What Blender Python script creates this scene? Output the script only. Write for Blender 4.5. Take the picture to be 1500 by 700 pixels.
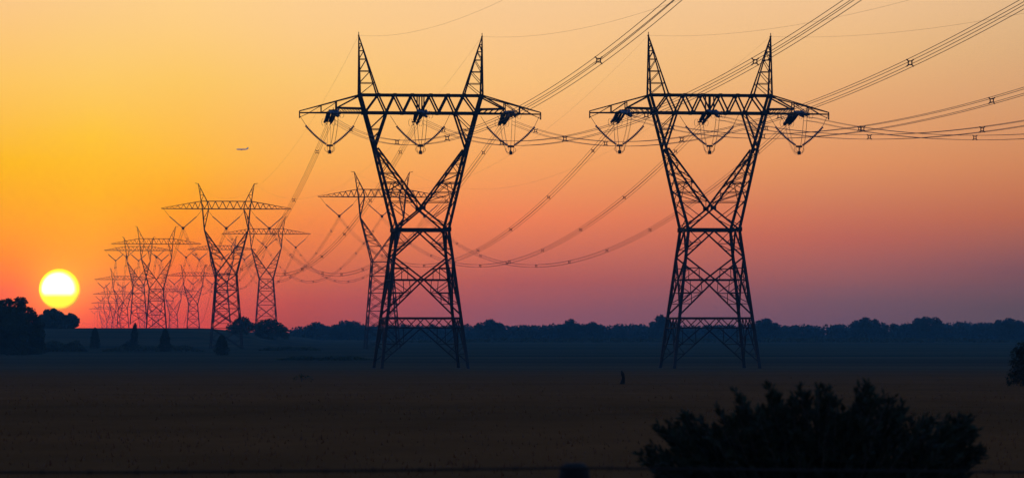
import bpy, math, random
from mathutils import Vector, Matrix, noise

random.seed(7)
for o in list(bpy.data.objects):
    bpy.data.objects.remove(o)
SC = bpy.context.scene
COL = SC.collection

# ------------------------------------------------------------------ camera
FPX = 6000.0          # focal length in pixels of a 1500 px wide frame
HOR = 485.0           # horizon row in that frame
EYE = 1.7
cam_d = bpy.data.cameras.new('camera')
cam_d.sensor_width = 36.0
cam_d.lens = FPX / 1500.0 * 36.0
cam_d.shift_y = (HOR - 350.0) / 1500.0
cam_d.clip_start = 0.5
cam_d.clip_end = 120000.0
cam_d.dof.use_dof = True
cam_d.dof.focus_distance = 640.0
cam_d.dof.aperture_fstop = 6.7
cam = bpy.data.objects.new('camera', cam_d)
cam.location = (0, 0, EYE)
cam.rotation_euler = (math.pi / 2, 0, 0)
COL.objects.link(cam)
SC.camera = cam

# ------------------------------------------------------------------ exposure
SC.view_settings.view_transform = 'Standard'
SC.view_settings.look = 'None'
SC.view_settings.gamma = 1.0
SC.view_settings.exposure = 0.0
SC.view_settings.use_curve_mapping = False
SC.render.film_transparent = False
SC.cycles.volume_bounces = 0
SC.cycles.max_bounces = 6

def lin(c):
    out = []
    for v in c:
        v = v / 255.0
        out.append(v / 12.92 if v <= 0.04045 else ((v + 0.055) / 1.055) ** 2.4)
    return out

# ------------------------------------------------------------------ sky
SUN_AZ = (90 - 750) / FPX          # radians to the left of the view axis
SUN_EL = (485 - 424) / FPX
HAZE_DENSITY = 0.95e-4
HAZE_COLOR = (0.22, 0.74, 1.0)
HAZE_G = 0.10
NISHITA_STRENGTH = 0.10
INSCATTER = (0.020, 0.084, 0.22)     # light the haze adds, for balancing the sky behind it
DUSK_ZENITH = (0.040, 0.140, 0.42); DUSK_LOW = (0.12, 0.14, 0.24)

SKY = {   # azimuth column : (elevation row, display colour)
    20:   [(0, (252, 201, 137)), (120, (254, 198, 99)), (240, (253, 185, 38)), (340, (255, 157, 0)), (426, (254, 107, 57)), (482, (235, 80, 65))],
    140:  [(0, (252, 204, 138)), (100, (254, 203, 110)), (200, (255, 196, 64)), (330, (255, 168, 0)), (400, (255, 145, 2)), (456, (250, 96, 71)), (482, (232, 80, 72))],
    270:  [(10, (255, 208, 138)), (120, (253, 200, 102)), (240, (255, 184, 62)), (330, (255, 150, 35)), (400, (242, 110, 60)), (470, (212, 80, 75))],
    440:  [(10, (253, 206, 145)), (120, (251, 198, 115)), (240, (251, 174, 86)), (330, (246, 136, 76)), (440, (188, 87, 89)), (482, (165, 78, 88))],
    750:  [(4, (248, 202, 150)), (120, (249, 193, 126)), (240, (245, 163, 99)), (320, (238, 130, 91)), (410, (177, 93, 96)), (462, (138, 87, 107))],
    1240: [(0, (240, 194, 146)), (80, (236, 185, 129)), (240, (223, 146, 99)), (340, (190, 103, 91)), (440, (115, 87, 105)), (475, (102, 82, 105))],
    1490: [(0, (228, 185, 140)), (62, (221, 176, 128)), (230, (211, 139, 96)), (310, (190, 108, 84)), (390, (128, 86, 97)), (452, (92, 80, 97))],
}

world = bpy.data.worlds.new('World')
SC.world = world
world.use_nodes = True
nt = world.node_tree
nt.nodes.clear()
N = nt.nodes.new
L = nt.links.new
def math_node(op, a, b=None, c=None):
    n = N('ShaderNodeMath'); n.operation = op
    for i, v in enumerate((a, b, c)):
        if v is None: continue
        if isinstance(v, (int, float)): n.inputs[i].default_value = v
        else: L(v, n.inputs[i])
    return n.outputs[0]
tc = N('ShaderNodeTexCoord')
sep = N('ShaderNodeSeparateXYZ'); L(tc.outputs['Generated'], sep.inputs[0])
X, Y, Z = sep.outputs
az = math_node('ARCTAN2', X, Y)
el = math_node('ARCSINE', Z)
EL_TOP = 0.30                       # ramps run from the horizon to 17 degrees up
fac_el = math_node('DIVIDE', el, EL_TOP)
ROWS = [490, 478, 466, 454, 442, 428, 412, 395, 375, 350, 320, 280, 240, 200, 160, 120, 80, 40, 0]
HAZE_TOP = 55.5; HAZE_END = 5300.0
def ramp_for(stops):
    """one azimuth of the evening sky; what the haze takes from it on the way is given back"""
    r = N('ShaderNodeValToRGB')
    r.color_ramp.interpolation = 'LINEAR'
    st = sorted(stops)
    pts = []
    for y in ROWS:
        lo = [q for q in st if q[0] <= y] or [st[0]]; hi = [q for q in st if q[0] >= y] or [st[-1]]
        (ya, ca), (yb, cb) = lo[-1], hi[0]
        t = 0 if yb == ya else (y - ya) / (yb - ya)
        c = [i + (j - i) * t for i, j in zip(lin(ca), lin(cb))]
        e = max(0.0, (HOR - y) / FPX)
        path = min(HAZE_END, (HAZE_TOP - EYE) / max(e, 1e-5))
        T = math.exp(-HAZE_DENSITY * path)
        c = [max(0.0, (v - (1 - T) * k) / T) for v, k in zip(c, INSCATTER)]
        pts.append((e / EL_TOP, c))
    pts.append((0.55, [0.16, 0.17, 0.22]))
    pts.append((1.0, [0.07, 0.11, 0.20]))
    els = r.color_ramp.elements
    while len(els) < len(pts): els.new(0.5)
    for k, (e, (p, c)) in enumerate(zip(els, pts)):
        e.position = p + k * 1e-6
        e.color = (c[0], c[1], c[2], 1)
    L(fac_el, r.inputs[0])
    return r.outputs[0]
cols = sorted(SKY)
cur = ramp_for(SKY[cols[0]])
for a, b in zip(cols[:-1], cols[1:]):
    nxt = ramp_for(SKY[b])
    mr = N('ShaderNodeMapRange'); mr.interpolation_type = 'LINEAR'; mr.clamp = True
    mr.inputs['From Min'].default_value = (a - 750) / FPX
    mr.inputs['From Max'].default_value = (b - 750) / FPX
    L(az, mr.inputs['Value'])
    mx = N('ShaderNodeMix'); mx.data_type = 'RGBA'
    L(mr.outputs[0], mx.inputs[0]); L(cur, mx.inputs[6]); L(nxt, mx.inputs[7])
    cur = mx.outputs[2]
vsun = N('ShaderNodeVectorMath'); vsun.operation = 'DISTANCE'
L(tc.outputs['Generated'], vsun.inputs[0])
vsun.inputs[1].default_value = (math.sin(SUN_AZ) * math.cos(SUN_EL), math.cos(SUN_AZ) * math.cos(SUN_EL), math.sin(SUN_EL))
fall = math_node('POWER', 2.718, math_node('MULTIPLY', math_node('MAXIMUM', math_node('SUBTRACT', vsun.outputs['Value'], 0.0050), 0.0), -260.0))
fall = math_node('MULTIPLY', fall, 0.55)
aur = N('ShaderNodeMix'); aur.data_type = 'RGBA'; aur.blend_type = 'ADD'
L(fall, aur.inputs[0]); L(cur, aur.inputs[6]); aur.inputs[7].default_value = (0.55, 0.34, 0.0, 1)
cur = aur.outputs[2]
bg_glow = N('ShaderNodeBackground'); L(cur, bg_glow.inputs[0]); bg_glow.inputs[1].default_value = 1.0
sky = N('ShaderNodeTexSky'); sky.sky_type = 'NISHITA'; sky.sun_disc = False
sky.sun_elevation = SUN_EL + math.radians(0.3)
sky.sun_rotation = SUN_AZ
sky.air_density = 1.0; sky.dust_density = 1.5; sky.ozone_density = 2.0
bg_sky = N('ShaderNodeBackground'); L(sky.outputs[0], bg_sky.inputs[0]); bg_sky.inputs[1].default_value = NISHITA_STRENGTH
dz = N('ShaderNodeValToRGB')
dz.color_ramp.elements[0].color = (*DUSK_LOW, 1); dz.color_ramp.elements[1].color = (*DUSK_ZENITH, 1)
L(math_node('MULTIPLY', el, 1.1), dz.inputs[0])
bg_dusk = N('ShaderNodeBackground'); L(dz.outputs[0], bg_dusk.inputs[0])
adds = N('ShaderNodeAddShader'); L(bg_sky.outputs[0], adds.inputs[0]); L(bg_dusk.outputs[0], adds.inputs[1])
# the afterglow belt sits round the sun's side of the sky and gives way to the plain dusk sky
def smooth(v, lo, hi):
    m = N('ShaderNodeMapRange'); m.interpolation_type = 'SMOOTHSTEP'; m.clamp = True
    m.inputs['From Min'].default_value = lo; m.inputs['From Max'].default_value = hi
    L(v, m.inputs['Value']); return m.outputs[0]
away = smooth(math_node('ABSOLUTE', math_node('SUBTRACT', az, SUN_AZ)), 0.35, 1.3)
high = smooth(el, 0.10, 0.34)
mask = math_node('MAXIMUM', away, high)
mixs = N('ShaderNodeMixShader'); L(mask, mixs.inputs[0]); L(bg_glow.outputs[0], mixs.inputs[1]); L(adds.outputs[0], mixs.inputs[2])
wo = N('ShaderNodeOutputWorld'); L(mixs.outputs[0], wo.inputs[0])

# ------------------------------------------------------------------ sun lamp
sun_d = bpy.data.lights.new('sun_light', 'SUN')
sun_d.energy = 0.06
sun_d.angle = math.radians(0.53)
sun_d.color = (1.0, 0.42, 0.14)
sun_l = bpy.data.objects.new('sun_light', sun_d)
sd = Vector((math.sin(SUN_AZ) * math.cos(SUN_EL), math.cos(SUN_AZ) * math.cos(SUN_EL), math.sin(SUN_EL)))
sun_l.rotation_euler = (-sd).to_track_quat('-Z', 'Y').to_euler()
sun_l.location = (-60, 30, 80)
COL.objects.link(sun_l)

# ------------------------------------------------------------------ materials
def material(name, base, rough=0.8, metal=0.0, var=0.0, scale=1.0, base2=None, spec=0.3):
    m = bpy.data.materials.new(name); m.use_nodes = True
    t = m.node_tree; b = t.nodes['Principled BSDF']
    b.inputs['Roughness'].default_value = rough
    b.inputs['Metallic'].default_value = metal
    b.inputs['Specular IOR Level'].default_value = spec
    c2 = base2 or [max(0, v * (1 - var)) for v in base]
    tcn = t.nodes.new('ShaderNodeTexCoord')
    nz = t.nodes.new('ShaderNodeTexNoise'); nz.inputs['Scale'].default_value = scale; nz.inputs['Detail'].default_value = 4
    t.links.new(tcn.outputs['Object'], nz.inputs['Vector'])
    rp = t.nodes.new('ShaderNodeValToRGB')
    rp.color_ramp.elements[0].position = 0.35; rp.color_ramp.elements[1].position = 0.65
    rp.color_ramp.elements[0].color = (*c2, 1); rp.color_ramp.elements[1].color = (*base, 1)
    t.links.new(nz.outputs['Fac'], rp.inputs[0]); t.links.new(rp.outputs[0], b.inputs['Base Color'])
    return m
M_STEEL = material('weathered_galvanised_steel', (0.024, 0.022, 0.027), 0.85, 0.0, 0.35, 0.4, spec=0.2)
M_WIRE = material('dull_aluminium_conductor', (0.10, 0.095, 0.09), 0.7, 0.3, 0.2, 0.2)
M_GLASS = material('glazed_insulator', (0.03, 0.07, 0.15), 0.3, 0.0, 0.3, 3.0, spec=0.5)
M_FITTING = material('dark_line_fitting', (0.06, 0.055, 0.06), 0.6, 0.4, 0.3, 2.0)
M_CONC = material('footing_concrete', (0.10, 0.095, 0.09), 0.95, 0, 0.3, 2.0)
M_LEAF = material('dusk_foliage', (0.040, 0.055, 0.026), 0.95, 0, 0, 0.5, (0.022, 0.034, 0.018))
M_LEAF2 = material('shrub_foliage', (0.022, 0.030, 0.014), 0.95, 0, 0, 6.0, (0.012, 0.018, 0.009))
M_HAZE_LEAF = material('haze_blue_foliage', (0.026, 0.058, 0.066), 0.95, 0, 0, 0.2, (0.018, 0.040, 0.046))  # far trees: some of the haze's blue is put into the leaf colour
M_BARK = material('bark', (0.075, 0.058, 0.045), 0.95, 0, 0.45, 4.0)
M_WOOD = material('weathered_post_wood', (0.016, 0.013, 0.010), 0.95, 0, 0.5, 8.0)
M_RUST = material('rusty_fence_wire', (0.02, 0.014, 0.011), 0.9, 0.0, 0.4, 5.0)
M_WHITE = material('aircraft_white_paint', (0.75, 0.74, 0.72), 0.4, 0, 0.05, 0.1)
M_ENGINE = material('aircraft_engine_metal', (0.3, 0.3, 0.32), 0.4, 0.6, 0.1, 0.3)
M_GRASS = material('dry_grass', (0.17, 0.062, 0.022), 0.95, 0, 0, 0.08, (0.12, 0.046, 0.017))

def ground_material():
    m = bpy.data.materials.new('pasture_ground'); m.use_nodes = True
    t = m.node_tree; b = t.nodes['Principled BSDF']
    b.inputs['Roughness'].default_value = 1.0; b.inputs['Specular IOR Level'].default_value = 0.0
    g = t.nodes.new('ShaderNodeNewGeometry')
    def nz(sx, sy, detail, rough=0.6):
        mp = t.nodes.new('ShaderNodeMapping'); mp.inputs['Scale'].default_value = (sx, sy, 1)
        t.links.new(g.outputs['Position'], mp.inputs['Vector'])
        n = t.nodes.new('ShaderNodeTexNoise'); n.inputs['Scale'].default_value = 1.0
        n.inputs['Detail'].default_value = detail; n.inputs['Roughness'].default_value = rough
        t.links.new(mp.outputs[0], n.inputs['Vector']); return n.outputs['Fac']
    broad = nz(0.004, 0.012, 5)
    fine = nz(0.35, 0.12, 6, 0.7)
    r1 = t.nodes.new('ShaderNodeValToRGB')
    e = r1.color_ramp.elements
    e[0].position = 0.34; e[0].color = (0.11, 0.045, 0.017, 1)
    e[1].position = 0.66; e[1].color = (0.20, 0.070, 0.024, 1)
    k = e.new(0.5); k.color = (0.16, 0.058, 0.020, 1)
    t.links.new(broad, r1.inputs[0])
    r2 = t.nodes.new('ShaderNodeValToRGB')
    r2.color_ramp.elements[0].position = 0.3; r2.color_ramp.elements[0].color = (0.8, 0.8, 0.8, 1)
    r2.color_ramp.elements[1].position = 0.7; r2.color_ramp.elements[1].color = (1.15, 1.12, 1.1, 1)
    t.links.new(fine, r2.inputs[0])
    mx = t.nodes.new('ShaderNodeMix'); mx.data_type = 'RGBA'; mx.blend_type = 'MULTIPLY'; mx.inputs[0].default_value = 1.0
    t.links.new(r1.outputs[0], mx.inputs[6]); t.links.new(r2.outputs[0], mx.inputs[7])
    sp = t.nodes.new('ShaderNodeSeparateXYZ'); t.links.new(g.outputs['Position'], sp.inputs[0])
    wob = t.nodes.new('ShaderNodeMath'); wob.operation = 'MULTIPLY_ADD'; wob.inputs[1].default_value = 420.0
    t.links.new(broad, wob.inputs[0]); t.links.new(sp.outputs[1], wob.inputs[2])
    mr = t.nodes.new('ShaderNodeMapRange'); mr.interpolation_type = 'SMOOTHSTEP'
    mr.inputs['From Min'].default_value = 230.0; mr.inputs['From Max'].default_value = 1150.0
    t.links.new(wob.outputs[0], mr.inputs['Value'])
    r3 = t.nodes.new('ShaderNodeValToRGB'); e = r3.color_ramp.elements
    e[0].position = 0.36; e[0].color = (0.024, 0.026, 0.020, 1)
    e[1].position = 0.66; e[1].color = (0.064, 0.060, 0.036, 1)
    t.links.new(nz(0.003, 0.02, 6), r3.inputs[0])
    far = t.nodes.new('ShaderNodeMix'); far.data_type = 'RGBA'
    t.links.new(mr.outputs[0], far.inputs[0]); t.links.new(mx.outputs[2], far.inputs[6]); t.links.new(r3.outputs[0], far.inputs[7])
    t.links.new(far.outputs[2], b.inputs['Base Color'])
    bp = t.nodes.new('ShaderNodeBump'); bp.inputs['Strength'].default_value = 0.35; bp.inputs['Distance'].default_value = 0.25
    t.links.new(fine, bp.inputs['Height']); t.links.new(bp.outputs[0], b.inputs['Normal'])
    return m
M_GROUND = ground_material()

# ------------------------------------------------------------------ mesh helpers
class MB:
    def __init__(s): s.v = []; s.f = []
    def add(s, vs, fs):
        o = len(s.v); s.v += [tuple(p) for p in vs]; s.f += [tuple(i + o for i in f) for f in fs]
    def bar(s, p, q, w, w2=None):
        """a square steel member from p to q"""
        p = Vector(p); q = Vector(q); d = q - p
        if d.length < 1e-6: return
        d.normalize()
        a = Vector((0, 1, 0)) if abs(d.y) < 0.9 else Vector((1, 0, 0))
        u = d.cross(a).normalized(); v = d.cross(u).normalized()
        h = w / 2; k = (w2 or w) / 2
        vs = [p + u*h*i + v*h*j for i, j in ((-1,-1),(1,-1),(1,1),(-1,1))] + [q + u*k*i + v*k*j for i, j in ((-1,-1),(1,-1),(1,1),(-1,1))]
        s.add(vs, [(3,2,1,0),(4,5,6,7),(0,1,5,4),(1,2,6,5),(2,3,7,6),(3,0,4,7)])
    def tube(s, pts, r, n=5, caps=True):
        """a tube along pts; r is a number or one radius per point"""
        pts = [Vector(p) for p in pts]
        rs = r if isinstance(r, (list, tuple)) else [r] * len(pts)
        o = len(s.v)
        up = None
        for i, p in enumerate(pts):
            d = (pts[min(i+1, len(pts)-1)] - pts[max(i-1, 0)])
            if d.length < 1e-9: d = Vector((0,0,1))
            d.normalize()
            if up is None: up = Vector((0,0,1)) if abs(d.z) < 0.9 else Vector((1,0,0))
            u = d.cross(up).normalized(); w = u.cross(d).normalized()
            for k in range(n):
                a = 2 * math.pi * k / n
                s.v.append(tuple(p + u * math.cos(a) * rs[i] + w * math.sin(a) * rs[i]))
        for i in range(len(pts) - 1):
            for k in range(n):
                a = o + i*n + k; b = o + i*n + (k+1) % n
                s.f.append((a, b, b + n, a + n))
        if caps:
            s.f.append(tuple(o + k for k in reversed(range(n))))
            s.f.append(tuple(o + (len(pts)-1)*n + k for k in range(n)))
    def box(s, c, size):
        x, y, z = c; a, b, d = [k/2 for k in size]
        vs = [(x+i*a, y+j*b, z+k*d) for k in (-1,1) for i, j in ((-1,-1),(1,-1),(1,1),(-1,1))]
        s.add(vs, [(3,2,1,0),(4,5,6,7),(0,1,5,4),(1,2,6,5),(2,3,7,6),(3,0,4,7)])
    def leaf(s, c, size, nrm, asp=0.6, tang=None):
        """one leaf or leaf clump: a slightly folded four-sided blade"""
        n = nrm.normalized()
        t = tang if tang is not None else Vector((random.gauss(0,1), random.gauss(0,1), random.gauss(0,1)))
        u = t - n * t.dot(n)
        if u.length < 1e-5: u = n.orthogonal()
        u.normalize(); v = n.cross(u)
        h = size / 2
        s.add([c - u*h, c + v*h*asp + n*h*0.2, c + u*h, c - v*h*asp + n*h*0.2], [(0,1,2),(0,2,3)])
    def build(s, name, m, parent=None, smooth=False):
        me = bpy.data.meshes.new(name)
        me.from_pydata(s.v, [], s.f); me.update()
        if smooth:
            for p in me.polygons: p.use_smooth = True
        o = bpy.data.objects.new(name, me); me.materials.append(m)
        COL.objects.link(o)
        if parent is not None: o.parent = parent
        return o

def thing(name, label, cat, loc=(0,0,0), rz=0.0, group=None):
    o = bpy.data.objects.new(name, None); COL.objects.link(o)
    o.location = loc; o.rotation_euler = (0, 0, rz)
    o.empty_display_size = 1.0
    tag(o, label, cat, group); return o
def tag(o, label, cat, group=None, kind=None):
    o['label'] = label; o['category'] = cat
    if group: o['group'] = group
    if kind: o['kind'] = kind

def copy_thing(root, loc, rz, label):
    """a copy of a thing and of its parts and sub-parts, sharing their meshes"""
    r = root.copy(); COL.objects.link(r); r.location = loc; r.rotation_euler = (0, 0, rz); r['label'] = label
    for ch in list(root.children):
        c = ch.copy(); COL.objects.link(c); c.parent = r
        for g in list(ch.children):
            d = g.copy(); COL.objects.link(d); d.parent = c
    return r

def vnoise(x, y, z=0.0): return noise.noise(Vector((x, y, z)))
def sstep(a, b, v):
    t = max(0.0, min(1.0, (v - a) / (b - a))); return t*t*(3 - 2*t)

# ------------------------------------------------------------------ terrain
PROFILE = [(-500, -1.7), (47, -1.75), (600, -5.5), (1000, -5.1), (1400, -4.6), (2000, -4.0), (12000, -4.0)]
def ground_z(x, y):
    for (a, za), (b, zb) in zip(PROFILE[:-1], PROFILE[1:]):
        if y <= b:
            z = za + (zb - za) * (y - a) / (b - a); break
    w = 1.0 - sstep(-112, -72, x + 0.03 * (y - 1450))
    if w > 0:
        rise = 5.7 * math.exp(-((y - 1450) / 200.0) ** 2) if y < 1450 else 3.6 + 2.1 * math.exp(-((y - 1450) / 260.0) ** 2)
        if y > 2400: rise *= max(0.0, 1 - (y - 2400) / 1500.0)
        z += w * rise
    z += 0.10 * vnoise(x * 0.02, y * 0.012) * sstep(30, 200, y) * (1 - sstep(1200, 1500, y) * 0.6)
    return z + EYE
def pt(px, d):            # lateral position of a frame column at a distance
    return (px - 750.0) / FPX * d
def ht(py, d):            # height of a frame row at a distance
    return EYE + (HOR - py) / FPX * d

g = MB()
ys = [-120, -60, -20]
y = 5.0
while y < 5230:
    ys.append(y); y *= 1.045
ys.append(5240.0)
xs = [-3000, -2200, -1600, -1200, -900, -700, -550] + [-450 + 12.5 * i for i in range(73)] + [550, 700, 900, 1200, 1600, 2200, 3000]
for yy in ys:
    for xx in xs: g.v.append((xx, yy, ground_z(xx, yy)))
nx = len(xs)
for j in range(len(ys) - 1):
    for i in range(nx - 1):
        a = j*nx + i; g.f.append((a, a+1, a+nx+1, a+nx))
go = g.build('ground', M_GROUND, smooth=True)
tag(go, 'dark grassy plain at dusk running back to the far trees', 'ground', kind='structure')

# ------------------------------------------------------------------ haze
def build_haze():
    m = bpy.data.materials.new('evening_haze'); m.use_nodes = True
    t = m.node_tree; t.nodes.clear()
    v = t.nodes.new('ShaderNodeVolumePrincipled')
    v.inputs['Color'].default_value = (*HAZE_COLOR, 1)
    v.inputs['Density'].default_value = HAZE_DENSITY
    v.inputs['Anisotropy'].default_value = HAZE_G
    out = t.nodes.new('ShaderNodeOutputMaterial'); t.links.new(v.outputs[0], out.inputs['Volume'])
    b = MB(); b.box((0, 2600, 23.5), (6400, 5400, 64))
    o = b.build('haze', m)
    tag(o, 'thin blue evening haze hanging over the whole plain', 'haze', kind='stuff')
    o.display_type = 'WIRE'
build_haze()

# ------------------------------------------------------------------ setting sun
def build_sun():
    D = 45000.0; R = 30.2 / FPX * D
    v = []; f = []
    nu, nv = 64, 40
    mb = MB()
    for j in range(nv + 1):
        th = math.pi * j / nv
        for i in range(nu):
            ph = 2*math.pi*i/nu
            mb.v.append((R*math.sin(th)*math.cos(ph), R*math.sin(th)*math.sin(ph), R*math.cos(th)))
    for j in range(nv):
        for i in range(nu):
            a = j*nu+i; b = j*nu+(i+1) % nu
            mb.f.append((a, a+nu, b+nu, b))
    m = bpy.data.materials.new('sun_surface'); m.use_nodes = True
    t = m.node_tree; t.nodes.clear()
    tcn = t.nodes.new('ShaderNodeTexCoord'); s = t.nodes.new('ShaderNodeSeparateXYZ')
    t.links.new(tcn.outputs['Object'], s.inputs[0])
    def mth(op, a, b=None):
        n = t.nodes.new('ShaderNodeMath'); n.operation = op
        for i, q in enumerate((a, b)):
            if q is None: continue
            if isinstance(q, (int, float)): n.inputs[i].default_value = q
            else: t.links.new(q, n.inputs[i])
        return n.outputs[0]
    # thicker air reddens the lower third of the disc, and its limb is darker than its middle
    x = mth('DIVIDE', s.outputs[0], R); z = mth('DIVIDE', s.outputs[2], R)
    rad = mth('SQRT', mth('ADD', mth('MULTIPLY', x, x), mth('MULTIPLY', z, z)))
    low = t.nodes.new('ShaderNodeValToRGB')
    e = low.color_ramp.elements
    e[0].position = 0.0; e[0].color = (1.0, 0.62, 0.0, 1)
    e[1].position = 1.0; e[1].color = (1.5, 1.45, 1.25, 1)
    for p, c in ((0.14, (1.0, 0.82, 0.0)), (0.20, (1.0, 0.93, 0.0)), (0.31, (1.0, 0.97, 0.0)), (0.37, (1.2, 1.2, 0.35)), (0.46, (1.5, 1.5, 1.3))):
        k = e.new(p); k.color = (*c, 1)
    t.links.new(mth('ADD', mth('MULTIPLY', z, 0.5), 0.5), low.inputs[0])
    limb = t.nodes.new('ShaderNodeValToRGB')
    e = limb.color_ramp.elements
    e[0].position = 0.66; e[0].color = (1, 1, 1, 1)
    e[1].position = 1.0; e[1].color = (0.55, 0.22, 0.0, 1)
    k = e.new(0.80); k.color = (1, 0.97, 0.22, 1)
    k = e.new(0.90); k.color = (0.9, 0.66, 0.0, 1)
    t.links.new(rad, limb.inputs[0])
    mx = t.nodes.new('ShaderNodeMix'); mx.data_type = 'RGBA'; mx.blend_type = 'MULTIPLY'; mx.inputs[0].default_value = 1
    t.links.new(low.outputs[0], mx.inputs[6]); t.links.new(limb.outputs[0], mx.inputs[7])
    em = t.nodes.new('ShaderNodeEmission'); t.links.new(mx.outputs[2], em.inputs[0]); em.inputs[1].default_value = 2.2
    out = t.nodes.new('ShaderNodeOutputMaterial'); t.links.new(em.outputs[0], out.inputs[0])
    o = mb.build('sun', m, smooth=True)
    o.location = sd * D + Vector((0, 0, EYE))
    tag(o, 'white and yellow disc of the setting sun low over the left trees', 'sun')
build_sun()

# ------------------------------------------------------------------ pylons
YAW = math.atan(0.125)
def lerp(a, b, t): return a + (b - a) * t
def P3(a, b, t): return Vector(a).lerp(Vector(b), t)

def disc_string(mb, p, q, r_core, r_disc, pitch, sag=0.0):
    p = Vector(p); q = Vector(q); n = max(4, int((q - p).length / pitch))
    pts = []; rs = []
    for i in range(n):
        for s, r in ((0.05, r_core), (0.35, r_disc), (0.6, r_disc * 0.9), (0.7, r_core)):
            t = (i + s) / n
            c = p.lerp(q, t); c.z -= sag * 4 * t * (1 - t)
            pts.append(c); rs.append(r)
    mb.tube(pts, rs, 8)

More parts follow.
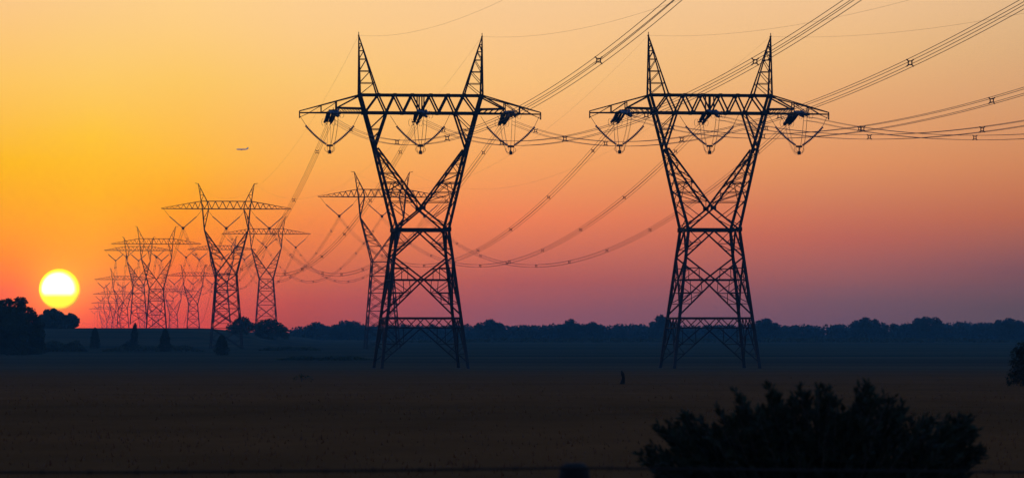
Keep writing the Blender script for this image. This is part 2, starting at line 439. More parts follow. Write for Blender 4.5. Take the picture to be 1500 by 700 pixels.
def strain_pylon(name, label, loc, rz):
    """the two big angle pylons: H = 40 m to the top of the bridge, 48.7 m to the peaks"""
    root = thing(name, label, 'pylon', loc, rz, 'large dark lattice pylons')
    LG, BR, MI = 0.40, 0.22, 0.13
    zt = 20.3
    def hw(z): return lerp(6.3, 3.75, z / zt)
    def corner(i, j, z): return Vector((i * hw(z), j * hw(z), z))
    for i in (-1, 1):
        for j in (-1, 1):
            b = MB(); b.bar(corner(i, j, -0.4), corner(i, j, zt), LG + 0.04, LG)
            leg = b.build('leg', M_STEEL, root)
            f = MB(); c = corner(i, j, 0)
            f.tube([c + Vector((0,0,-0.9)), c + Vector((0,0,0.02)), c + Vector((0,0,0.10))], [0.5, 0.42, 0.38], 10)
            f.build('footing', M_CONC, leg)
    br = MB(); belt = MB(); waist = MB()
    for face in range(4):
        R = Matrix.Rotation(face * math.pi / 2, 4, 'Z')
        def F(x, z):           # a point on this face: x in -1..1 of the half width
            return R @ Vector((x * hw(z), -hw(z), z))
        belt.bar(F(-1, 7.4), F(1, 7.4), 0.30)
        belt.bar(F(-1, 6.0), F(1, 6.0), 0.18)
        n = 8
        for k in range(n):
            x0 = -1 + 2 * k / n; x1 = -1 + 2 * (k + 1) / n
            if k % 2: belt.bar(F(x0, 6.0), F(x1, 7.4), MI)
            else: belt.bar(F(x0, 7.4), F(x1, 6.0), MI)
        waist.bar(F(-1, zt), F(1, zt), 0.42)
        for s in (-1, 1):
            br.bar(F(0, zt - 0.2), F(s, 16.3), BR)
            br.bar(F(s, 16.3), F(0, 13.0), BR)
            br.bar(F(0, 13.0), F(s, 7.9), BR)
            br.bar(F(s, 13.0), F(0, 13.0), 0.18)
            br.bar(F(s, 11.1), F(s * 0.40, 11.1), MI)
            br.bar(F(s, 9.5), F(s * 0.70, 9.5), 0.11)
            br.bar(F(s, 14.7), F(s * 0.52, 14.7), MI)
            br.bar(F(s, 18.4), F(s * 0.47, 18.4), 0.11)
            br.bar(F(s, 17.4), F(s * 0.74, 17.4), 0.10)
            br.bar(F(s * 0.47, 18.4), F(s, 17.3), 0.10)
            br.bar(F(s * 0.47, 18.4), F(s, zt), 0.10)
            br.bar(F(s * 0.52, 14.7), F(s, 13.0), 0.11); br.bar(F(s * 0.52, 14.7), F(s * 0.5, 13.0), 0.10)
            br.bar(F(s * 0.40, 11.1), F(s, 13.0), 0.11); br.bar(F(s * 0.40, 11.1), F(s * 0.45, 13.0), 0.10)
            br.bar(F(s * 0.40, 11.1), F(s, 9.5), 0.10); br.bar(F(s * 0.70, 9.5), F(s, 7.9), 0.10)
            br.bar(F(s * 0.70, 9.5), F(s * 0.72, 11.1), 0.10)
            # splayed bracing under the belt
            br.bar(F(s * 0.08, 6.0), F(s, 1.0), 0.16)
            br.bar(F(s, 3.6), F(s * 0.52, 3.6), 0.10); br.bar(F(s * 0.52, 3.6), F(s, 6.0), 0.10)
            br.bar(F(s * 0.52, 3.6), F(s * 0.55, 6.0), 0.10); br.bar(F(s, 2.2), F(s * 0.78, 2.2), 0.09)
            br.bar(F(s * 0.78, 2.2), F(s, 3.6), 0.09)
    # a light diagonal inside the waist and belt
    for z in (zt, 7.4):
        br.bar(corner(-1, -1, z), corner(1, 1, z), 0.10); br.bar(corner(1, -1, z), corner(-1, 1, z), 0.10)
    # step bolts and number plate bracket
    br.build('bracing', M_STEEL, root); belt.build('belt_truss', M_STEEL, root); waist.build('waist_beam', M_STEEL, root)

    # the two arms of the fork
    HD = [(20.3, 3.75), (23.4, 3.2), (32.2, 2.0), (37.4, 1.5), (40.0, 1.5)]
    OUT = [(20.3, 3.75), (32.2, 6.75), (37.4, 8.2), (40.0, 8.95)]
    INN = [(23.4, 0.0), (32.2, 6.45)]
    def itp(tab, z):
        for (a, va), (b, vb) in zip(tab[:-1], tab[1:]):
            if z <= b: return lerp(va, vb, (z - a) / (b - a))
        return tab[-1][1]
    for s in (-1, 1):
        b = MB()
        def O(z, j): return Vector((s * itp(OUT, z), j * itp(HD, z), z))
        def I(z, j): return Vector((s * itp(INN, z), j * itp(HD, z), z))
        for j in (-1, 1):
            zz = [20.3, 32.2, 37.4, 40.0]
            for a, c in zip(zz[:-1], zz[1:]): b.bar(O(a, j), O(c, j), 0.38)
            b.bar(I(23.4, j), I(32.2, j), 0.26)
            b.bar(Vector((-s * 3.75, j * 3.75, zt)), I(23.4, j), 0.24)
            # inner bridge support above the fork
            b.bar(O(32.3, j), Vector((s * 5.05, j * 1.5, 37.4)), 0.26)
            # lacing between the two chords
            zs = [24.4, 25.8, 27.2, 28.6, 30.0, 31.2]
            for k, z in enumerate(zs):
                b.bar(O(z, j), I(z, j), 0.14 if k == 2 else 0.10)
            mid = P3(O(27.2, j), I(27.2, j), 0.5)
            for k in range(len(zs) - 1):
                if k % 2: b.bar(O(zs[k], j), I(zs[k+1], j), 0.10)
                else: b.bar(I(zs[k], j), O(zs[k+1], j), 0.10)
            b.bar(mid, O(24.4, j), 0.10); b.bar(mid, I(24.4, j), 0.10)
            b.bar(O(20.9, j), P3(Vector((s * 3.75, j * 3.75, zt)), I(23.4, j), 0.55), 0.10)
            b.bar(O(24.4, j), P3(Vector((s * 3.75, j * 3.75, zt)), I(23.4, j), 0.55), 0.10)
            b.bar(O(35.0, j), Vector((s * 5.75, j * 1.75, 35.0)), 0.11)
            b.bar(O(35.0, j), Vector((s * 5.05, j * 1.5, 37.4)), 0.11)
            b.bar(O(33.6, j), Vector((s * 5.75, j * 1.75, 35.0)), 0.10)
        # lacing in the depth of the arm
        zs = [20.3 + 1.5 * k for k in range(12)]
        for k in range(len(zs) - 1):
            b.bar(O(zs[k], -1 if k % 2 else 1), O(zs[k+1], 1 if k % 2 else -1), 0.11)
        zs = [23.4 + 1.46 * k for k in range(7)]
        for k in range(len(zs) - 1):
            b.bar(I(zs[k], -1 if k % 2 else 1), I(zs[k+1], 1 if k % 2 else -1), 0.10)
        # gusset plates
        for j in (-1, 1):
            b.box(O(37.5, j), (0.75, 0.12, 0.7)); b.box(I(23.5, j) + Vector((0, 0.02 * j, 0)), (0.7, 0.12, 0.55)); b.box(O(20.35, j), (0.7, 0.7, 0.6))
        b.build('fork_arm', M_STEEL, root)
    # bridge between the arms
    b = MB()
    ZB, ZT, DY = 37.4, 40.0, 1.5
    for j in (-1, 1):
        y = j * DY
        b.bar((-8.95, y, ZT), (8.95, y, ZT), 0.30)
        b.bar((-8.2, y, ZB), (8.2, y, ZB), 0.34)
        web = [(-8.2, ZB), (-6.3, ZT), (-5.1, ZB), (-3.9, ZT), (-2.6, ZB), (-1.35, ZT), (0, ZB)]
        for (xa, za), (xb, zb) in zip(web[:-1], web[1:]):
            for s in (-1, 1): b.bar((s * xa, y, za), (s * xb, y, zb), 0.22)
        for s in (-1, 1): b.bar((s * 0.35, y, ZB), (s * 0.35, y, ZT), 0.18)
        for s in (-1, 1):
            for xx, z in ((6.3, ZT), (5.1, ZB), (3.9, ZT), (2.6, ZB), (1.35, ZT)): b.box((s * xx, y * 1.06, z), (0.5, 0.06, 0.42))
    for k in range(12):
        x0 = -8.2 + 16.4 * k / 12; x1 = -8.2 + 16.4 * (k + 1) / 12
        sg = 1 if k % 2 else -1
        b.bar((x0, -DY * sg, ZB), (x1, DY * sg, ZB), 0.10); b.bar((x0, -DY, ZB), (x0, DY, ZB), 0.10)
        b.bar((x0 * 1.05, DY * sg, ZT), (x1 * 1.05, -DY * sg, ZT), 0.10)
    b.build('bridge_truss', M_STEEL, root)
    for s in (-1, 1):
        b = MB()
        tip = Vector((s * 17.75, 0, 37.45))
        for j in (-1, 1):
            y = j * DY
            b.bar((s * 8.2, y, ZB), tip + Vector((0, j * 0.1, -0.1)), 0.24, 0.18)
            b.bar((s * 8.95, y, ZT), tip + Vector((0, j * 0.1, 0.15)), 0.18, 0.14)
            yk = j * DY * 0.62
            b.bar((s * 8.95, y, ZT - 0.1), (s * 12.3, yk, 38.1), 0.20)
            b.bar((s * 8.3, y, 38.0), (s * 12.4, yk, 38.1), 0.22)
            for k in range(5):
                xa = s * lerp(8.4, 12.4, k / 5); xb = s * lerp(8.4, 12.4, (k + 1) / 5); ym = j * DY * lerp(1, 0.62, k / 5)
                b.bar((xa, ym, ZB), (xb, ym, 38.05), 0.09)
            b.bar((s * 12.4, yk, ZB), (s * 12.4, yk, 39.0), 0.14)
            b.bar((s * 14.6, j * DY * 0.33, ZB), (s * 14.6, j * DY * 0.33, 38.4), 0.11)
            b.bar((s * 12.4, yk, 38.9), (s * 14.6, j * DY * 0.33, ZB), 0.10)
            b.bar((s * 16.3, j * 0.3, ZB), (s * 14.6, j * DY * 0.33, 38.4), 0.09)
        for k in range(7):
            xa = lerp(8.2, 17.4, k / 7); xb = lerp(8.2, 17.4, (k + 1) / 7); sg = 1 if k % 2 else -1
            ya = DY * (17.75 - xa) / 9.55; yb = DY * (17.75 - xb) / 9.55
            b.bar((s * xa, ya * sg, ZB), (s * xb, -yb * sg, ZB), 0.09)
        b.bar(tip + Vector((0, 0, 0.15)), tip + Vector((0, 0, -0.9)), 0.16)
        b.bar(tip + Vector((0, 0, -0.75)), tip + Vector((-s * 1.6, 0, -0.05)), 0.09)
        b.build('cantilever', M_STEEL, root)
        # earth wire peak
        b = MB()
        ap = Vector((s * 9.08, 0, 48.7))
        for j in (-1, 1):
            b.bar((s * 9.0, j * DY, ZT), ap + Vector((0, j * 0.08, 0)), 0.26, 0.14)
            b.bar((s * 6.3, j * DY, ZT), ap + Vector((0, j * 0.08, 0)), 0.22, 0.12)
            lv = [0.0, 0.2, 0.4, 0.6, 0.74, 0.86]
            for k, t in enumerate(lv):
                o = P3((s * 9.0, j * DY, ZT), ap, t); i_ = P3((s * 6.3, j * DY, ZT), ap, t)
                if k: b.bar(o, i_, 0.10)
                if k < len(lv) - 1: b.bar(o, P3((s * 6.3, j * DY, ZT), ap, lv[k+1]), 0.09)
        for k in range(5):
            t0, t1 = k / 6, (k + 1) / 6; sg = 1 if k % 2 else -1
            b.bar(P3((s * 9.0, sg * DY, ZT), ap, t0), P3((s * 9.0, -sg * DY, ZT), ap, t1), 0.08)
        b.bar(ap, ap + Vector((0, 0, 0.5)), 0.10)
        b.bar(ap + Vector((-0.02, -0.5, 0)), ap + Vector((-0.02, 0.5, 0)), 0.14)
        b.build('earth_wire_peak', M_STEEL, root)

    # insulators: at each phase a dead-end set fore and aft, and a V that carries the jumper
    for xc in (-12.9, 0.0, 12.9):
        vc = xc * 1.033; zb = 32.5
        v = MB()
        disc_string(v, (vc - 3.55, 0, 35.5), (vc - 0.45, 0, 32.75), 0.09, 0.20, 0.24, 0.22)
        disc_string(v, (vc + 3.55, 0, 35.5), (vc + 0.45, 0, 32.75), 0.09, 0.20, 0.24, 0.22)
        vs = v.build('jumper_insulator', M_GLASS, root)
        for p, q in (((vc - 4.45, 0, 37.0), (vc - 3.5, 0, 35.55)), ((vc + 4.3, 0, 37.2), (vc + 3.5, 0, 35.55))):
            h = MB(); h.bar(p, q, 0.06); h.build('hanger_link', M_FITTING, vs)
        h = MB()
        h.box((vc, 0, 32.6), (0.95, 0.10, 0.30)); h.bar((vc, 0, 32.6), (vc, 0, 31.6), 0.14)
        h.box((vc, 0, 31.65), (0.42, 0.55, 0.5))
        h.tube([(vc + 0.75 * math.cos(a), -0.02, 32.1 + 0.5 * math.sin(a)) for a in [math.pi * (0.85 + 1.3 * k / 12) for k in range(13)]], 0.03, 5)
        h.build('yoke', M_FITTING, vs)
        for fore in (-1, 1):            # -1 toward the viewer, 1 away
            sl = 0.19 if fore > 0 else 0.12
            a0 = Vector((xc, fore * 1.0, 37.75)); Ld = 6.6
            ln = Vector((0, fore, -sl))
            grp = MB()
            grp.bar(a0 + Vector((0, -fore * 0.6, 0)), a0 + ln * 0.75, 0.24)
            grp.bar(a0 + ln * 0.7 + Vector((-0.7, 0, -0.05)), a0 + ln * 0.7 + Vector((0.7, 0, 0.02)), 0.20)
            so = grp.build('strain_insulator', M_FITTING, root)
            for k, ox in enumerate((-0.60, -0.2, 0.2, 0.60)):
                st = MB(); p = a0 + ln * 0.8 + Vector((ox, 0, random.uniform(-0.15, 0.15)))
                disc_string(st, p, a0 + ln * (Ld - 0.8) + Vector((ox * 0.8 + random.uniform(-0.22, 0.22), 0, -0.15 + random.uniform(-0.4, 0.4))), 0.08, 0.19, 0.21, 0.14)
                st.build('insulator_string', M_GLASS, so)
            q = a0 + ln * (Ld - 0.7)
            hh = MB(); hh.bar(q + Vector((-0.6, 0, -0.2)), q + Vector((0.6, 0, -0.2)), 0.15)
            for ox in (-0.27, 0.27):
                hh.bar(q + Vector((ox, 0, 0.1)), q + Vector((ox, 0, -0.6)), 0.10)
                for oz in (0.05, -0.5): hh.bar(q + Vector((ox, 0, oz)), q + ln * 0.75 + Vector((ox, 0, oz * 0.9)), 0.09)
            for _ in range(4):
                hh.bar(q + Vector((0, 0, -0.2)), q + Vector((random.uniform(-0.9, 0.9), fore * random.uniform(-1.2, 0.4), random.uniform(-0.7, 0.8))), 0.07)
            hh.build('end_fitting', M_FITTING, so)
            for ox in (-0.75, 0.75):     # racket-shaped corona rings
                hh = MB()
                hh.tube([q + Vector((ox + 0.3 * math.cos(t), 0.3 * fore, -0.25 + 0.55 * math.sin(t))) for t in [2 * math.pi * k / 12 for k in range(13)]], 0.028, 5)
                hh.build('corona_ring', M_FITTING, so)
            for ox in (-0.25, 0.25):
                for oz in (0.05, -0.45):
                    qs = q + Vector((ox, 0, oz)); qe = Vector((vc + ox, fore * 0.25, 31.65 + oz * 0.4))
                    c1 = qs + Vector((0, -fore * 0.5, -2.6)); c2 = qe + Vector((0, fore * 1.6, -0.35))
                    pts = []
                    for k in range(17):
                        t = k / 16; u = 1 - t
                        pts.append(qs * u**3 + c1 * 3*u*u*t + c2 * 3*u*t*t + qe * t**3)
                    jl = MB(); jl.tube(pts, 0.019, 5)
                    jl.build('jumper_wire', M_WIRE, so)
    return root

def suspension_pylon(name, label, loc, rz, H, detail=True, group='lattice pylons marching into the distance'):
    """the lighter pylons behind: crossarm at H above the base"""
    root = thing(name, label, 'pylon', loc, rz, group)
    zw = H - 18.0
    k0 = 0.95 if detail else 1.25      # far ones keep stouter members, as seen
    LG, BR, MI = 0.32 * k0, 0.17 * k0, 0.11 * k0
    hb = 2.8 + zw * 0.077
    def hw(z): return lerp(hb, 2.8, z / zw)
    def corner(i, j, z): return Vector((i * hw(z), j * hw(z), z))
    for i in (-1, 1):
        for j in (-1, 1):
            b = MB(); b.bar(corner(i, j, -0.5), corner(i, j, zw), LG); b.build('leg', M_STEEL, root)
    br = MB()
    nseg = max(3, int(round(zw / 5.2)))
    zs = [zw * (1 - (1 - k / nseg) ** 1.12) for k in range(nseg + 1)]
    for face in range(4):
        R = Matrix.Rotation(face * math.pi / 2, 4, 'Z')
        def F(x, z): return R @ Vector((x * hw(z), -hw(z), z))
        for a, c in zip(zs[:-1], zs[1:]):
            br.bar(F(-1, a), F(1, c), BR); br.bar(F(1, a), F(-1, c), BR)
            br.bar(F(-1, c), F(1, c), BR)
            if detail:
                m = (a + c) / 2
                for s in (-1, 1):
                    br.bar(F(s, m), F(s * 0.5, lerp(a, c, 0.25)), MI); br.bar(F(s, m), F(s * 0.5, lerp(a, c, 0.75)), MI)
                br.bar(F(-0.5, lerp(a, c, 0.25)), F(0.5, lerp(a, c, 0.25)), MI)
    br.build('bracing', M_STEEL, root)
    zn, zf = H - 14.3, H - 5.6
    def dep(z): return lerp(2.8, 1.0, min(1, (z - zw) / (zf - zw)))
    for s in (-1, 1):
        b = MB()
        for j in (-1, 1):
            def O(z): return Vector((s * lerp(2.8, 6.05, (z - zw) / (zf - zw)), j * dep(z), z))
            def I(z): return Vector((s * lerp(0.0, 5.9, (z - zn) / (zf - 0.4 - zn)), j * dep(z), z))
            b.bar(O(zw), O(zf), LG); b.bar(I(zn), I(zf - 0.4), BR * 1.2)
            b.bar(Vector((-s * 2.8, j * 2.8, zw)), I(zn), BR * 1.2)
            zz = [zn + 0.6, zn + 2.2, zn + 3.8, zn + 5.4, zn + 7.0]
            for k, z in enumerate(zz):
                b.bar(O(z), I(z), MI)
                if k: b.bar(I(zz[k-1]), O(z), MI)
            b.bar(O(zn), Vector((s * 1.4, j * dep((zw + zn) / 2), (zw + zn) / 2)), MI)
            # neck up to the crossarm
            y = j * 1.0
            b.bar((s * 6.05, y, zf), (s * 6.55, y, H), LG * 0.85); b.bar((s * 6.05, y, zf), (s * 4.8, y, H), BR)
            b.bar((s * 6.3, y, H - 2.8), (s * 5.4, y, H - 2.8), MI); b.bar((s * 6.3, y, H - 2.8), (s * 4.8, y, H), MI)
        for k in range(8):
            za, zc = lerp(zw, zf, k / 8), lerp(zw, zf, (k + 1) / 8); sg = 1 if k % 2 else -1
            b.bar((s * lerp(2.8, 6.05, k / 8), sg * dep(za), za), (s * lerp(2.8, 6.05, (k + 1) / 8), -sg * dep(zc), zc), MI)
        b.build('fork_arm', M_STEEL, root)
        b = MB(); ap = Vector((s * 7.75, 0, H + 7.0))
        for j in (-1, 1):
            y = j * 1.0
            b.bar((s * 6.55, y, H), ap, BR * 1.25, BR); b.bar((s * 5.3, y, H + 2.1), ap, BR); b.bar((s * 4.8, y, H), (s * 5.3, y, H + 2.1), BR)
            for t in (0.3, 0.55, 0.78):
                o = P3((s * 6.55, y, H), ap, t); b.bar(o, P3((s * 5.3, y, H + 2.1), ap, max(0, (t - 0.3) / 0.7)), MI)
                b.bar(o, P3((s * 5.3, y, H + 2.1), ap, min(1, (t - 0.05) / 0.7)), MI * 0.9)
        b.bar(ap + Vector((0, 0, -0.1)), ap + Vector((0.9 * s, 0, 0.05)), BR * 0.8)
        b.build('earth_wire_peak', M_STEEL, root)
    b = MB()
    for j in (-1, 1):
        y = j * 1.0
        b.bar((-7.0, y, H + 2.1), (7.0, y, H + 2.1), BR * 1.1); b.bar((-9, y, H), (9, y, H), BR * 1.3)
        n = 14
        for k in range(n):
            xa = -7 + 14 * k / n; xb = -7 + 14 * (k + 1) / n
            if k % 2: b.bar((xa, y, H), (xb, y, H + 2.1), MI)
            else: b.bar((xa, y, H + 2.1), (xb, y, H), MI)
        for s in (-1, 1):
            tip = Vector((s * 17.85, j * 0.08, H))
            b.bar((s * 9, y, H), tip, BR * 1.3, BR); b.bar((s * 7, y, H + 2.1), tip + Vector((0, 0, 0.18)), BR * 1.0, MI)
            for k in range(6):
                x0 = lerp(7, 16.5, k / 6); x1 = lerp(7, 16.5, (k + 1) / 6)
                def top(x): return H + 2.1 * (17.85 - x) / 10.85
                def yy(x): return y * (17.85 - x) / 10.85
                b.bar((s * x0, yy(x0), top(x0)), (s * (x0 + x1) / 2, yy((x0+x1)/2), H), MI); b.bar((s * (x0 + x1) / 2, yy((x0+x1)/2), H), (s * x1, yy(x1), top(x1)), MI)
    for k in range(24):
        xa = -17.4 + 34.8 * k / 24; xb = -17.4 + 34.8 * (k + 1) / 24; sg = 1 if k % 2 else -1
        def yy2(x): return 1.0 if abs(x) < 9 else max(0.08, (17.85 - abs(x)) / 8.85)
        b.bar((xa, sg * yy2(xa), H), (xb, -sg * yy2(xb), H), MI * 0.9)
    b.build('crossarm', M_STEEL, root)
    for xc in (-11.9, 0.0, 11.9):
        rd = 0.17 * (1.0 if detail else 1.5)
        h = MB()
        vo = None
        for s in (-1, 1):
            v = MB()
            if detail: disc_string(v, (xc + s * 3.75, 0, H - 2.1), (xc + s * 0.35, 0, H - 5.05), 0.08, rd, 0.30)
            else: v.tube([(xc + s * 3.75, 0, H - 2.1), (xc + s * 0.35, 0, H - 5.05)], rd * 0.85, 5)
            vo = v.build('insulator_string', M_GLASS, root)
            v = MB(); v.bar((xc + s * 3.75, 0, H - 2.1), (xc + s * 5.4, 0, H), 0.07); v.build('hanger_link', M_FITTING, vo)
        h.box((xc, 0, H - 5.1), (0.9, 0.12, 0.3)); h.box((xc, 0, H - 5.5), (0.6, 0.5, 0.5))
        h.build('yoke', M_FITTING, vo)
    return root

# pylon sites: frame column, distance, height of the crossarm above the eye (m)
ROW_L = [(616.0, 600.0, 31.9), (331.5, 1130.0, 33.7), (229.0, 1640.0, 34.9), (203.0, 2135.0, 42.0), (180.0, 2580.0, 32.5), (170.0, 3200.0, 29.0), (161.0, 3950.0, 27.0), (153.0, 4800.0, 26.0)]
ROW_R = [(1039.5, 600.0, 31.9), (559.5, 1140.0, 37.3), (390.0, 1650.0, 39.1), (325.0, 2160.0, 43.0), (283.0, 2590.0, 35.0), (254.0, 3200.0, 31.0), (228.0, 3950.0, 29.0), (208.0, 4800.0, 28.0)]
ORD = ['front', 'second', 'third', 'fourth', 'fifth', 'sixth', 'seventh', 'eighth', 'ninth']
LOOK = {
 ('left', 1): 'lattice pylon left of centre frame, its legs behind the low trees, yellow sky behind it',
 ('right', 1): 'lattice pylon showing between the legs and fork of the big left pylon',
 ('left', 2): 'red tinted lattice pylon, tallest of the cluster right of the sun',
 ('right', 2): 'slender reddish pylon peeping out right behind the second left pylon, above the low trees',
}
sites = {'left': [], 'right': []}
for row, tab in (('left', ROW_L), ('right', ROW_R)):
    for i, (px, d, hc) in enumerate(tab):
        x = pt(px, d); zc = hc + EYE
        nxt = tab[min(i + 1, len(tab) - 1)]; prv = tab[max(i - 1, 0)]
        dx = pt(nxt[0], nxt[1]) - pt(prv[0], prv[1]); dy = nxt[1] - prv[1]
        rz = YAW if i == 0 else math.atan2(-dx, dy)
        gz = ground_z(x, d)
        if i > 0: gz = max(gz, zc - 44.0) if zc - gz > 44 else gz
        sites[row].append(dict(x=x, y=d, zc=zc, rz=rz, gz=gz, i=i))
far_proto = None
BIG = {'left': 'big dark fork pylon nearer the sun, left of the two large ones', 'right': 'big dark fork pylon above the foreground bush, right of the two large ones'}
big_proto = None
for row in ('left', 'right'):
    for s in sites[row]:
        if s['i'] == 0:
            loc = (s['x'], s['y'], s['zc'] - 37.4)
            if big_proto is None: big_proto = strain_pylon('transmission_pylon', BIG[row], loc, s['rz'])
            else: copy_thing(big_proto, loc, s['rz'], BIG[row])
        else:
            H = s['zc'] - s['gz']
            if s['i'] <= 2:
                suspension_pylon('transmission_pylon', LOOK[(row, s['i'])], (s['x'], s['y'], s['gz']), s['rz'], H, True)
            else:
                lab = 'hazy red pylon, %s from the front in the %s row, behind the dark ridge' % (ORD[s['i']], row + '-hand')
                if far_proto is None:
                    far_proto = suspension_pylon('transmission_pylon', lab, (s['x'], s['y'], s['zc'] - 38.0), s['rz'], 38.0, False)
                else:
                    copy_thing(far_proto, (s['x'], s['y'], s['zc'] - 38.0), s['rz'], lab)

# ------------------------------------------------------------------ wires
def local(s, lx, ly, z):
    c, n = math.cos(s['rz']), math.sin(s['rz'])
    return Vector((s['x'] + lx * c - ly * n, s['y'] + lx * n + ly * c, z))
PH = {'left': -1, 'middle': 0, 'right': 1}
RW = 0.026
def span_curve(a, b, sag, n):
    out = []
    for k in range(n + 1):
        t = k / n; p = a.lerp(b, t); p.z -= sag * 4 * t * (1 - t); out.append(p)
    return out
def spacer_mesh(half, along):
    m = MB(); h = half; k = 0.085
    for i in (-1, 1):
        m.bar((i * h * 0.55, 0, -h * 0.62), (i * h * 0.55, 0, h * 0.62), k)
        m.bar((-h * 0.55, 0, i * h * 0.55), (h * 0.55, 0, i * h * 0.55), k)
        for j in (-1, 1):
            m.bar((i * h * 0.5, 0, j * h * 0.5), (i * h * 0.98, 0, j * h * 0.98), k)
            m.box((h * i, 0, h * j), (0.09, 0.16, 0.09))
    return m
SPM = None
def bundle(label, pts, spacers, detail, group):
    """four parallel conductors held apart by spacers"""
    global SPM
    o = thing('conductor_bundle', label, 'power line', pts[0], 0, group)
    base = Vector(pts[0]); H = 0.27
    d = (pts[-1] - pts[0]); d.z = 0; d.normalize(); side = Vector((d.y, -d.x, 0)); up = Vector((0, 0, 1))
    if detail:
        for i in (-1, 1):
            for j in (-1, 1):
                m = MB(); m.tube([p - base + side * H * i + up * H * j for p in pts], RW, 5); m.build('conductor', M_WIRE, o)
    else:
        for i in (-1, 1):
            for j in (-1, 1):
                m = MB(); m.tube([p - base + side * H * i + up * H * j for p in pts], RW, 4); m.build('conductor', M_WIRE, o)
    ang = math.atan2(side.y, side.x)
    for t in spacers:
        f = t * (len(pts) - 1); k = min(int(f), len(pts) - 2); p = pts[k].lerp(pts[k+1], f - k)
        if SPM is None:
            s = spacer_mesh(H, d).build('spacer', M_FITTING, o); SPM = s
        else:
            s = SPM.copy(); COL.objects.link(s); s.parent = o
        s.location = p - base; s.rotation_euler = (0, 0, ang)

GI = 'conductor bundles sweeping up toward the viewer'
inc_label = {
 ('left', 'left'): 'four wire bundle, steepest of the three climbing to the top edge right of centre',
 ('left', 'middle'): 'four wire bundle, middle of the three climbing steeply to the top edge',
 ('left', 'right'): 'four wire bundle climbing to the top right corner, flattest of the steep three',
 ('right', 'left'): 'four wire bundle at the right edge, highest of the shallow three',
 ('right', 'middle'): 'four wire bundle at the right edge, between the highest and lowest shallow ones',
 ('right', 'right'): 'four wire bundle leaving the right edge lowest and almost level',
}
for row, (hmin, a2, t0) in (('left', (20.5, 0.000275, 195.0)), ('right', (21.0, 0.00026, 203.0))):
    s = sites[row][0]
    for ph, q in PH.items():
        st = local(s, q * 12.9, -7.0, 0)
        pts = []
        for k in range(61):
            t = 7.0 + (450.0 - 7.0) * k / 60
            p = local(s, q * 12.9, 0, 0); z = EYE + hmin + a2 * (t - t0) ** 2
            dr = Vector((math.sin(YAW), -math.cos(YAW), 0))
            if t < 14: z = min(z, s['zc'] - 1.2 + 0.1)
            pts.append(Vector((p.x, p.y, z)) + dr * t)
        lead = 0.0 if row == 'left' else 0.03
        sp = [0.055 + lead] + [0.205 + lead + 0.128 * k for k in range(6)]
        bundle(inc_label[(row, ph)], pts, sp, True, GI)
for row in ('left', 'right'):
    for i in range(0, 7):
        a, b = sites[row][i], sites[row][i + 1]
        Ls = math.hypot(b['x'] - a['x'], b['y'] - a['y'])
        for ph, q in PH.items():
            pa = local(a, q * 12.9, 7.0, a['zc'] - 1.35) if i == 0 else local(a, q * 11.9, 0, a['zc'] - 5.6)
            pb = local(b, q * 11.9, 0, b['zc'] - 5.6)
            sag = (17.0 if i == 0 else 15.5 * (Ls / 510.0) ** 2)
            pts = span_curve(pa, pb, sag, 60 if i < 2 else 36)
            ns = int(Ls / 55)
            if i == 0: sp = [0.045 + 0.0 * k if k == 0 else min(0.97, 0.045 + 0.1 * k) for k in range(10)]
            elif i < 4: sp = [(k + 0.5) / 9 for k in range(9)]
            else: sp = []
            lab = 'hanging wires from the %s row %s pylon back to the %s, %s phase' % (row, ORD[i], ORD[i + 1], ph)
            bundle(lab, pts, sp, i == 0, 'sagging conductor spans between the pylons')
# earth wires from peak to peak
def earth(label, pts):
    m = MB(); b = Vector(pts[0]); m.tube([p - b for p in pts], 0.010, 4)
    o = m.build('earth_wire', M_WIRE); o.location = b
    tag(o, label, 'earth wire', 'thin earth wires on the pylon peaks')
for row in ('left', 'right'):
    s = sites[row][0]
    for q, side in ((-1, 'left'), (1, 'right')):
        p0 = local(s, q * 9.08, 0, 0); dr = Vector((math.sin(YAW), -math.cos(YAW), 0)); pts = []
        for k in range(61):
            t = 450.0 * k / 60
            pts.append(Vector((p0.x, p0.y, s['zc'] + 11.3 - 0.0792 * t + 0.000167 * t * t)) + dr * t)
        earth('faint single wire rising right from the %s peak of the %s big pylon' % (side, row), pts)
    for i in range(0, 3):
        a, b = sites[row][i], sites[row][i + 1]
        for q, side in ((-1, 'left'), (1, 'right')):
            pa = local(a, q * 9.08, 0, a['zc'] + 11.3) if i == 0 else local(a, q * 7.75, 0, a['zc'] + 7.0)
            pb = local(b, q * 7.75, 0, b['zc'] + 7.0)
            earth('faint single wire running back from the %s peak of the %s row %s pylon' % (side, row, ORD[i]), span_curve(pa, pb, 12.0, 36))

